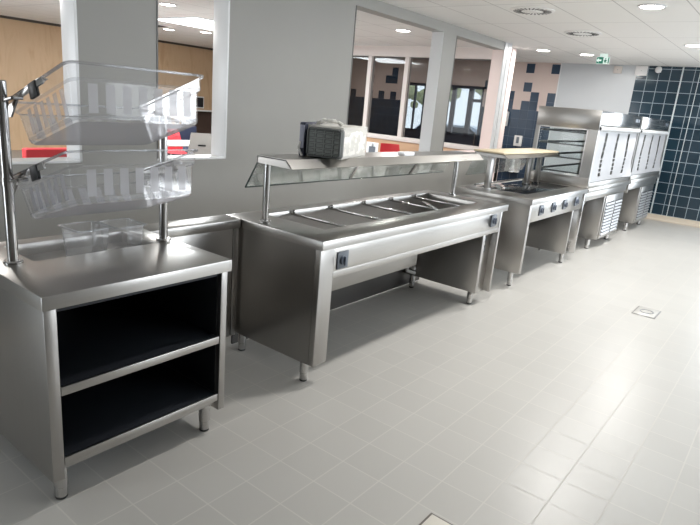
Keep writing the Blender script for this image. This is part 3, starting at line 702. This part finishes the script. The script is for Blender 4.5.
# ------------------------------------------------------------------ ceiling fittings
def downlight(x, y, label, group, power, r=0.105, col=(1, 0.98, 0.95)):
    t = thing('ceiling_downlight', label, 'ceiling light', (x, y, CE), group)
    m = MB(); m.lathe((x, y, CE), [(r+.022, 0), (r+.020, -.010), (r+.004, -.014), (r, -.006)], 28); obj('rim', m, WHITEP, t)
    m = MB(); m.lathe((x, y, CE), [(r, -.009), (r*.9, -.0125)], 28); obj('diffuser', m, LAMP, t)
    l = bpy.data.lights.new('downlight', 'AREA'); l.shape = 'DISK'; l.size = 2*r; l.energy = power; l.color = col
    lo = bpy.data.objects.new('downlight_beam', l); COL.objects.link(lo); lo.location = (0, 0, -.02); lo.parent = t
    return t
KG = 'round ceiling lights over the kitchen'
downlight(6.28, 1.478, 'round ceiling light at the top right, above the open floor', KG, 30)
downlight(9.08, 1.512, 'round ceiling light at the right edge, before the navy tiles', KG, 30)
downlight(10.4, 3.30, 'round ceiling light just left of the green exit sign', KG, 18)
downlight(9.90, 3.86, 'faint farthest ceiling light near the pink and navy tiles', KG, 16)
downlight(3.48, 1.49, 'round ceiling light above the bain-marie front, out of view', KG, 19)
DG = 'round ceiling lights over the dining room'
downlight(7.69, 5.203, 'round ceiling light seen through the opening above the wrapped crates', DG, 18)
downlight(5.217, 7.544, 'round dining ceiling light left of the bright panel, near the top edge', DG, 16)
downlight(7.849, 10.067, 'round dining ceiling light beyond the bright panel, near the plywood wall', DG, 16)
downlight(7.45, 10.75, 'farthest small dining ceiling light, beside the square vent', DG, 12)
downlight(2.2, 8.0, 'added unseen ceiling light that brightens the dining room', DG, 60)  # extra lamp added to brighten the dining room
downlight(10.9, 6.2, 'ceiling light in the hall behind the glazed partition', 'hall ceiling lights', 8)
downlight(11.0, 8.4, 'hall ceiling light behind the glazed partition, farther left', 'hall ceiling lights', 8)
lp = thing('ceiling_light_panel', 'large bright square light panel in the dining ceiling', 'ceiling light', (6.95, 8.87, CE))
obj('frame', B(6.20, 7.70, 8.20, 9.52, CE-.012, CE-.0005, 0.003), WHITEP, lp); obj('diffuser', B(6.24, 7.66, 8.24, 9.48, CE-.016, CE-.011), PANELL, lp)
l = bpy.data.lights.new('panel_light', 'AREA'); l.shape = 'RECTANGLE'; l.size = 1.4; l.size_y = 1.2; l.energy = 110; l.color = (.9, .97, 1)
lo = bpy.data.objects.new('panel_light', l); COL.objects.link(lo); lo.parent = lp; lo.location = (0, 0, -.03)
lp = thing('ceiling_light_panel', 'bright ceiling light panel cut by the top right corner', 'ceiling light', (6.6, 0.6, CE))
obj('frame', B(6.25, 7.45, 0.28, 0.88, CE-.012, CE-.0005, 0.003), WHITEP, lp); obj('diffuser', B(6.29, 7.41, 0.32, 0.84, CE-.016, CE-.011), PANELL, lp)
def swirl(x, y, label):
    t = thing('ceiling_vent', label, 'vent', (x, y, CE), 'round swirl vents in the kitchen ceiling'); R = 0.235
    m = MB(); m.lathe((x, y, CE), [(R, 0), (R, -.006), (R-.03, -.012), (.02, -.012)], 40); pl = obj('plate', m, VENTW, t)
    n = 26
    s = MB()
    for k in range(n):
        M = Matrix.Translation((x, y, CE)) @ Matrix.Rotation(2*PI*k/n, 4, 'Z') @ Matrix.Translation((.155, .03, 0)) @ Matrix.Rotation(.35, 4, 'Z')
        s.box(-.042, .042, -.006, .006, -.0145, -.0115, M=M)
    obj('slots', s, VENTD, t)
    m = MB(); m.lathe((x, y, CE), [(.085, -.011), (.08, -.017), (.01, -.018)], 28); obj('hub', m, VENTW, t)
swirl(6.36, 2.67, 'nearer round swirl vent in the kitchen ceiling')
swirl(8.0, 2.64, 'farther round swirl vent in the kitchen ceiling')
m = MB(); m.lathe((5.66, 2.83, CE), [(.11, 0), (.11, -.006), (.09, -.012), (.01, -.012)], 28); tag(obj('ceiling_speaker', m, VENTW), 'pale round ceiling speaker left of the nearer swirl vent', 'speaker')
m = MB(); m.box(6.55, 7.15, 10.2, 10.8, CE-.012, CE-.0005, .002); vt = thing('ceiling_vent', 'grey square vent in the dining ceiling by the plywood wall', 'vent', (6.85, 10.5, CE))
obj('frame', m, VENTW, vt); m = MB()
for k in range(9): m.box(6.6, 7.1, 10.25+k*.055, 10.28+k*.055, CE-.016, CE-.011)
obj('slats', m, VENTD, vt)
# exit sign hanging under the ceiling
ex, ey = 10.25, 2.98
es = thing('exit_sign', 'green emergency exit sign with white arrow and running figure under the ceiling', 'sign', (ex, ey, 2.60))
sc2 = 0.20
m = MB(); m.box(ex, ex+.025, ey-sc2/2, ey+sc2/2, 2.635, 2.742, .003); m.box(ex+.005, ex+.02, ey-.06, ey+.06, 2.742, CE+.038); obj('case', m, SIGNW, es)
m = MB(); m.box(ex-.003, ex, ey-.005, ey+sc2/2-.003, 2.639, 2.738, 0.0005); obj('green_panel', m, GREEN, es)
m = MB(); xx0, xx1 = ex-.005, ex-.003; cy = ey+.06; cz = 2.688
m.prism([(cy+.042, cz), (cy+.002, cz+.036), (cy+.002, cz+.013), (cy-.038, cz+.013), (cy-.038, cz-.013), (cy+.002, cz-.013), (cy+.002, cz-.036)], 0, xx0, xx1); obj('arrow', m, SIGNW, es)
m = MB(); cy = ey-.045; xx0, xx1 = ex-.003, ex-.0005
m.prism([(cy+.012, 2.655), (cy+.022, 2.675), (cy+.010, 2.700), (cy-.006, 2.700), (cy-.004, 2.680), (cy-.018, 2.652), (cy-.010, 2.648), (cy+.004, 2.672), (cy+.008, 2.672), (cy+.003, 2.654)], 0, xx0, xx1)
m.prism([(cy+.004+.009*math.cos(a*PI/4), 2.713+.009*math.sin(a*PI/4)) for a in range(8)], 0, xx0, xx1)
m.prism([(cy+.012, 2.698), (cy+.032, 2.690), (cy+.030, 2.684), (cy+.010, 2.690)], 0, xx0, xx1); m.prism([(cy-.006, 2.699), (cy-.024, 2.684), (cy-.020, 2.679), (cy-.004, 2.690)], 0, xx0, xx1)
m.box(xx0, xx1, ey-sc2/2+.004, ey-sc2/2+.020, 2.642, 2.736); obj('running_figure', m, GREEN, es)
es.location.z -= 0.04

# ------------------------------------------------------------------ fittings on the back wall
def wallbox(name, label, cat, y0, y1, z0, z1, d, mat, face=None):
    t = thing(name, label, cat, (XB, (y0+y1)/2, z0))
    obj('body', B(XB-d, XB, y0, y1, z0, z1, min(.012, d*.3), 3), mat, t)
    return t
t = wallbox('soap_dispenser', 'white soap dispenser on the navy tiles beside the wall end', 'dispenser', 5.23, 5.40, 1.44, 1.74, .10, METALW)
obj('sight_glass', B(XB-.104, XB-.098, 5.255, 5.295, 1.49, 1.54, .001), BLACK, t); obj('spout', B(XB-.08, XB-.03, 5.29, 5.34, 1.415, 1.441), BLACK, t)
t = wallbox('wall_socket', 'white double wall socket on the navy tiles above the wooden board', 'socket', 4.85, 5.02, 1.05, 1.27, .05, METALW)
obj('socket_face', B(XB-.054, XB-.048, 4.905, 4.965, 1.11, 1.24, .001), SLATE, t)
t = wallbox('towel_dispenser', 'beige paper towel dispenser low on the navy tiles, seen under the gantry', 'dispenser', 4.80, 5.10, 0.50, 0.78, .12, METALW)
m = MB(); m.tube((XB-.12, 4.94, 0.50), (XB-.12, 4.94, 0.78), .05, 18); obj('roll', m, PAPER, t)
t = wallbox('junction_box', 'small beige box high on the pale wall', 'box', 3.13, 3.28, 2.60, 2.73, .04, pmat('beige_box', (.62, .57, .53), .5)); obj('screw', B(XB-.043, XB-.038, 3.20, 3.212, 2.66, 2.672), SLATE, t)
t = wallbox('blank_plate', 'white square plate at the upper corner of the navy tiles', 'plate', 2.69, 2.90, 2.58, 2.75, .014, METALW); obj('screw', B(XB-.017, XB-.012, 2.79, 2.80, 2.66, 2.67), SLATE, t)
t = thing('alarm_dome', 'white dome alarm on the navy tiles near the ceiling', 'alarm', (XB, 2.505, 2.69))
m = MB(); m.ball((XB-.03, 2.505, 2.69), .058, 3, (.8, 1, 1)); obj('dome', m, METALW, t); obj('mount', B(XB-.012, XB, 2.46, 2.55, 2.645, 2.735, .004), METALW, t)

# ------------------------------------------------------------------ floor drains
def drain(x0, x1, y0, y1, label, rot=0):
    t = thing('floor_drain', label, 'drain', ((x0+x1)/2, (y0+y1)/2, 0), 'floor drain covers')
    obj('frame', B(x0, x1, y0, y1, 0.0, 0.004, 0.001), pmat('drain_frame', (.30, .29, .28), .4, metal=.6), t)
    obj('plate', B(x0+.012, x1-.012, y0+.012, y1-.012, 0.003, 0.006, 0.001), FLOOR, t)
    m = MB(); cx, cy = (x0+x1)/2, (y0+y1)/2
    rr = min(x1-x0, y1-y0)*.28
    for k in range(20):
        a, b = 2*PI*k/20, 2*PI*(k+1)/20
        m.tube((cx+rr*math.cos(a), cy+rr*math.sin(a), .006), (cx+rr*math.cos(b), cy+rr*math.sin(b), .006), .004, 6)
    obj('ring', m, SLATE, t)
drain(5.62, 5.92, 0.75, 0.95, 'flush floor drain cover in the tiles at the right')
t = thing('floor_drain', 'cream steel drain cover cut by the bottom edge', 'drain', (1.80, 0.75, 0), 'floor drain covers')
obj('frame', B(1.66, 1.925, 0.64, 0.905, 0.0, 0.004, 0.001), pmat('drain_frame_dark', (.22, .20, .18), .4, metal=.6), t); obj('plate', B(1.668, 1.915, 0.65, 0.895, .003, .0065, .001), pmat('cream_plate', (.78, .74, .66), .4), t)

# ------------------------------------------------------------------ dining furniture seen through the openings
def table(x0, x1, y0, y1, label):
    t = thing('dining_table', label, 'table', ((x0+x1)/2, (y0+y1)/2, 0), 'white dining tables')
    obj('tabletop', B(x0, x1, y0, y1, .715, .742, .006), WHITET, t)
    for x in (x0+.06, x1-.06):
        for y in (y0+.06, y1-.06): m = MB(); m.tube((x, y, 0), (x, y, .715), .022, 12); obj('leg', m, METALW, t)
def chair(x, y, rot, mat, label, group, h=.86):
    t = thing('dining_chair', label, 'chair', (x, y, 0), group); t.rotation_euler.z = rot; Mx = parent_world(t)
    def X(m): bmesh.ops.transform(m.bm, matrix=Mx, verts=m.bm.verts); return m
    m = MB(); prof = []
    bm = m.bm; rows = []
    for k in range(13):
        f = k/12
        if f < .45: yy, zz = .22-.44*f/.45, .45-.02*math.sin(f/.45*PI)
        else: g = (f-.45)/.55; yy, zz = -.22-.10*g*g-.03*g, .45+(h-.45)*g
        hw = .215-.04*max(0, (f-.6)/.4)
        rows.append([bm.verts.new((hw*(2*j/6-1), yy-.0+.03*(1-(2*j/6-1)**2)*(-1 if f > .45 else 0), zz+(.02*(2*j/6-1)**2 if f < .45 else 0))) for j in range(7)])
    for a, b in zip(rows, rows[1:]):
        for j in range(6): bm.faces.new((a[j], a[j+1], b[j+1], b[j]))
    bmesh.ops.solidify(bm, geom=bm.faces[:], thickness=.014)
    obj('shell', X(m), mat, t)
    for sx in (-.17, .17):
        for sy in (-.17, .17): m = MB(); m.tube((sx, sy, .45), (sx*1.2, sy*1.25, 0), .011, 10); obj('leg', X(m), METALW, t)
    m = MB(); m.box(-.06, .06, -.335, -.305, h-.21, h-.185, .004); obj('hand_slot', X(m), BLACK, t)
def bench(x0, x1, y0, y1, h, mat, label, back='far'):
    t = thing('bench_seat', label, 'bench', ((x0+x1)/2, (y0+y1)/2, 0), 'upholstered dining benches')
    obj('base', B(x0+.02, x1-.02, y0+.02, y1-.02, 0, .30, .01), METALW, t)
    obj('seat', B(x0, x1, y0, y1, .30, .46, .03, 3), mat, t)
    yb0, yb1 = (y1-.12, y1) if back == 'far' else (y0, y0+.12)
    obj('backrest', B(x0, x1, yb0, yb1, .40, h, .025, 3), mat, t)
bench(3.0, 3.68, 7.1, 7.65, .81, RED, 'red upholstered bench at the left, behind the clear bins', 'near')
table(4.9, 7.3, 8.05, 8.8, 'white dining table seen under the bright panel, past the thin pole')
chair(6.02, 7.86, -0.5, CHAIRG, 'pale grey shell chair at the table past the thin pole', 'shell chairs', .98)
chair(6.65, 9.35, 2.9, RED, 'red shell chair beyond the white table, next to the navy bench', 'shell chairs', .86)
chair(7.62, 9.05, 2.6, RED, 'red shell chair at the right end of the navy bench', 'shell chairs', 1.0)
bench(7.0, 7.9, 9.9, 10.5, .87, NAVYF, 'navy upholstered bench behind the pale grey chair')
chair(8.75, 5.85, 2.4, RED, 'red shell chair beneath the glazed partition', 'shell chairs', .97)
table(7.5, 8.42, 5.45, 6.1, 'white dining table beneath the glazed partition')
t = thing('menu_card', 'white card standing on a table right of the wrapped crates', 'card', (8.03, 5.8, .742)); 
m = MB(); m.prism([(5.62, .742), (5.44, .742), (5.53, 1.02)], 0, 8.02, 8.035); m.box(8.02, 8.03, 5.42, 5.66, .742, 1.03); bmesh.ops.translate(m.bm, vec=(0, .27, 0), verts=m.bm.verts); obj('card', m, PAPER, t); obj('picture', B(8.012, 8.019, 5.74, 5.87, .80, .96), SLATE, t)
sb = thing('wall_screen', 'dark square screen on the plywood wall above the recess', 'screen', (10.3, YP, 1.1))
obj('frame', B(10.15, 10.62, YP-.05, YP, 1.12, 1.44, .01), METALW, sb); obj('panel', B(10.18, 10.59, YP-.054, YP-.049, 1.15, 1.41), BLACK, sb)

# ------------------------------------------------------------------ outside the glazed doors
gr = B(12.3, 40, -10, 40, -.3, -.15); o = obj('ground', gr, ASPH, None, False); o['kind'] = 'structure'
car = thing('parked_car', 'pale blue parked car outside the glazed doors', 'car', (17.2, 9.4, -.15))
m = MB(); cx, cy = 17.2, 9.4
m.prism([(cy-2.1, .05), (cy+2.1, .05), (cy+2.15, .55), (cy+1.2, .72), (cy+.6, 1.22), (cy-1.2, 1.25), (cy-1.9, .80), (cy-2.15, .70)], 0, cx-.85, cx+.85); bmesh.ops.bevel(m.bm, geom=m.bm.edges[:], offset=.06, segments=2, affect='EDGES'); obj('body', m, CARP, car)
m = MB(); m.prism([(cy+1.1, .72), (cy+.58, 1.16), (cy-1.15, 1.19), (cy-1.75, .80)], 0, cx-.87, cx+.87); obj('windows', m, CARG, car)
for dy in (-1.3, 1.3):
    for sx in (-.80, .80): m = MB(); m.tube((cx+sx-.1, cy+dy, .16), (cx+sx+.1, cy+dy, .16), .31, 20); obj('wheel', m, BLACK, car)
def tree(x, y, h, label):
    t = thing('tree', label, 'tree', (x, y, -.15), 'trees outside'); m = MB(); m.tube((x, y, -.15), (x, y, h*.6), .12, 10, .06); obj('trunk', m, BARK, t)
    m = MB(); r = random.Random(int(x*10))
    for k in range(40):
        p = Vector((r.uniform(-1, 1), r.uniform(-1, 1), r.uniform(-1, 1)))
        if p.length > 1: continue
        m.ball((x+p.x*1.3, y+p.y*1.3, h*.7+p.z*h*.33), r.uniform(.18, .42), 1)
    obj('foliage', m, LEAF, t, False)
tree(22, 13.2, 4.2, 'young tree outside the left glazed door'); tree(24, 11.3, 5.0, 'taller young tree outside the right glazed door')

# ------------------------------------------------------------------ light
wld = bpy.data.worlds.new('sky'); scene.world = wld; wld.use_nodes = True
bg = wld.node_tree.nodes['Background']; bg.inputs['Color'].default_value = (0.80, 0.90, 1.0, 1); bg.inputs['Strength'].default_value = 1.5
def window_light(name, x0, x1, z0, z1, y, power, col):
    l = bpy.data.lights.new(name, 'AREA'); l.shape = 'RECTANGLE'; l.size = x1-x0; l.size_y = z1-z0; l.energy = power; l.color = col
    o = bpy.data.objects.new(name, l); COL.objects.link(o); o.location = ((x0+x1)/2, y, (z0+z1)/2); o.rotation_euler = (PI/2, 0, 0)   # faces +y
    return o
for i, (a, b) in enumerate(WR): window_light('unseen_daylight', a, b, Z0, Z1, -3.9, (48, 46)[i], (0.93, 0.97, 1.0))  # fill lamps outside the added right-wall windows
l = bpy.data.lights.new('unseen_daylight', 'AREA'); l.shape = 'RECTANGLE'; l.size = 2.3; l.size_y = 3.9; l.energy = 42; l.color = (0.90, 0.96, 1.0)
o = bpy.data.objects.new('unseen_daylight', l); COL.objects.link(o); o.location = (XB+0.3, -1.18, 1.32); o.rotation_euler = (0, PI/2, 0)   # faces -x
l = bpy.data.lights.new('dining_fill_light', 'AREA'); l.shape = 'RECTANGLE'; l.size = 1.7; l.size_y = 7.2; l.energy = 70; l.color = (1, .97, .93)
o = bpy.data.objects.new('dining_fill_light', l); COL.objects.link(o); o.location = (-2.9, 8.9, 1.65); o.rotation_euler = (0, -PI/2, 0)  # lamp added behind the unseen wide window to brighten the dining room
l = bpy.data.lights.new('passage_fill_light', 'AREA'); l.shape = 'RECTANGLE'; l.size = 2.0; l.size_y = 1.15; l.energy = 15; l.color = (.90, .96, 1)
o = bpy.data.objects.new('passage_fill_light', l); COL.objects.link(o); o.location = (-2.95, 3.35, 1.1); o.rotation_euler = (0, -PI/2, 0)   # faces +x, fill lamp in the added passage door
# ------------------------------------------------------------------ camera
R = ((0.6193794542764368, -0.7804498930019805, 0.08524703005630395), (-0.15961628978661752, -0.23149539750843498, -0.9596522917010963), (0.7686948234865237, 0.5807820980760414, -0.26795600926162))
cam = bpy.data.cameras.new('camera'); co_ = bpy.data.objects.new('camera', cam); COL.objects.link(co_)
right, down, fwd = Vector(R[0]), Vector(R[1]), Vector(R[2])
mw = Matrix((( right.x, -down.x, -fwd.x, 0), (right.y, -down.y, -fwd.y, 0), (right.z, -down.z, -fwd.z, 1.65), (0, 0, 0, 1)))
co_.matrix_world = mw
cam.sensor_width = 36; cam.lens = 575.0/700*36; cam.clip_start = 0.02; cam.clip_end = 200
scene.camera = co_
scene.view_settings.view_transform = 'Standard'; scene.view_settings.look = 'None'; scene.view_settings.gamma = 1; scene.view_settings.exposure = 0.83
scene.view_settings.use_curve_mapping = False
scene.cycles.use_denoising = True
scene.cycles.max_bounces = 10; scene.cycles.transparent_max_bounces = 40; scene.cycles.diffuse_bounces = 5; scene.cycles.glossy_bounces = 5
scene.cycles.sample_clamp_indirect = 6
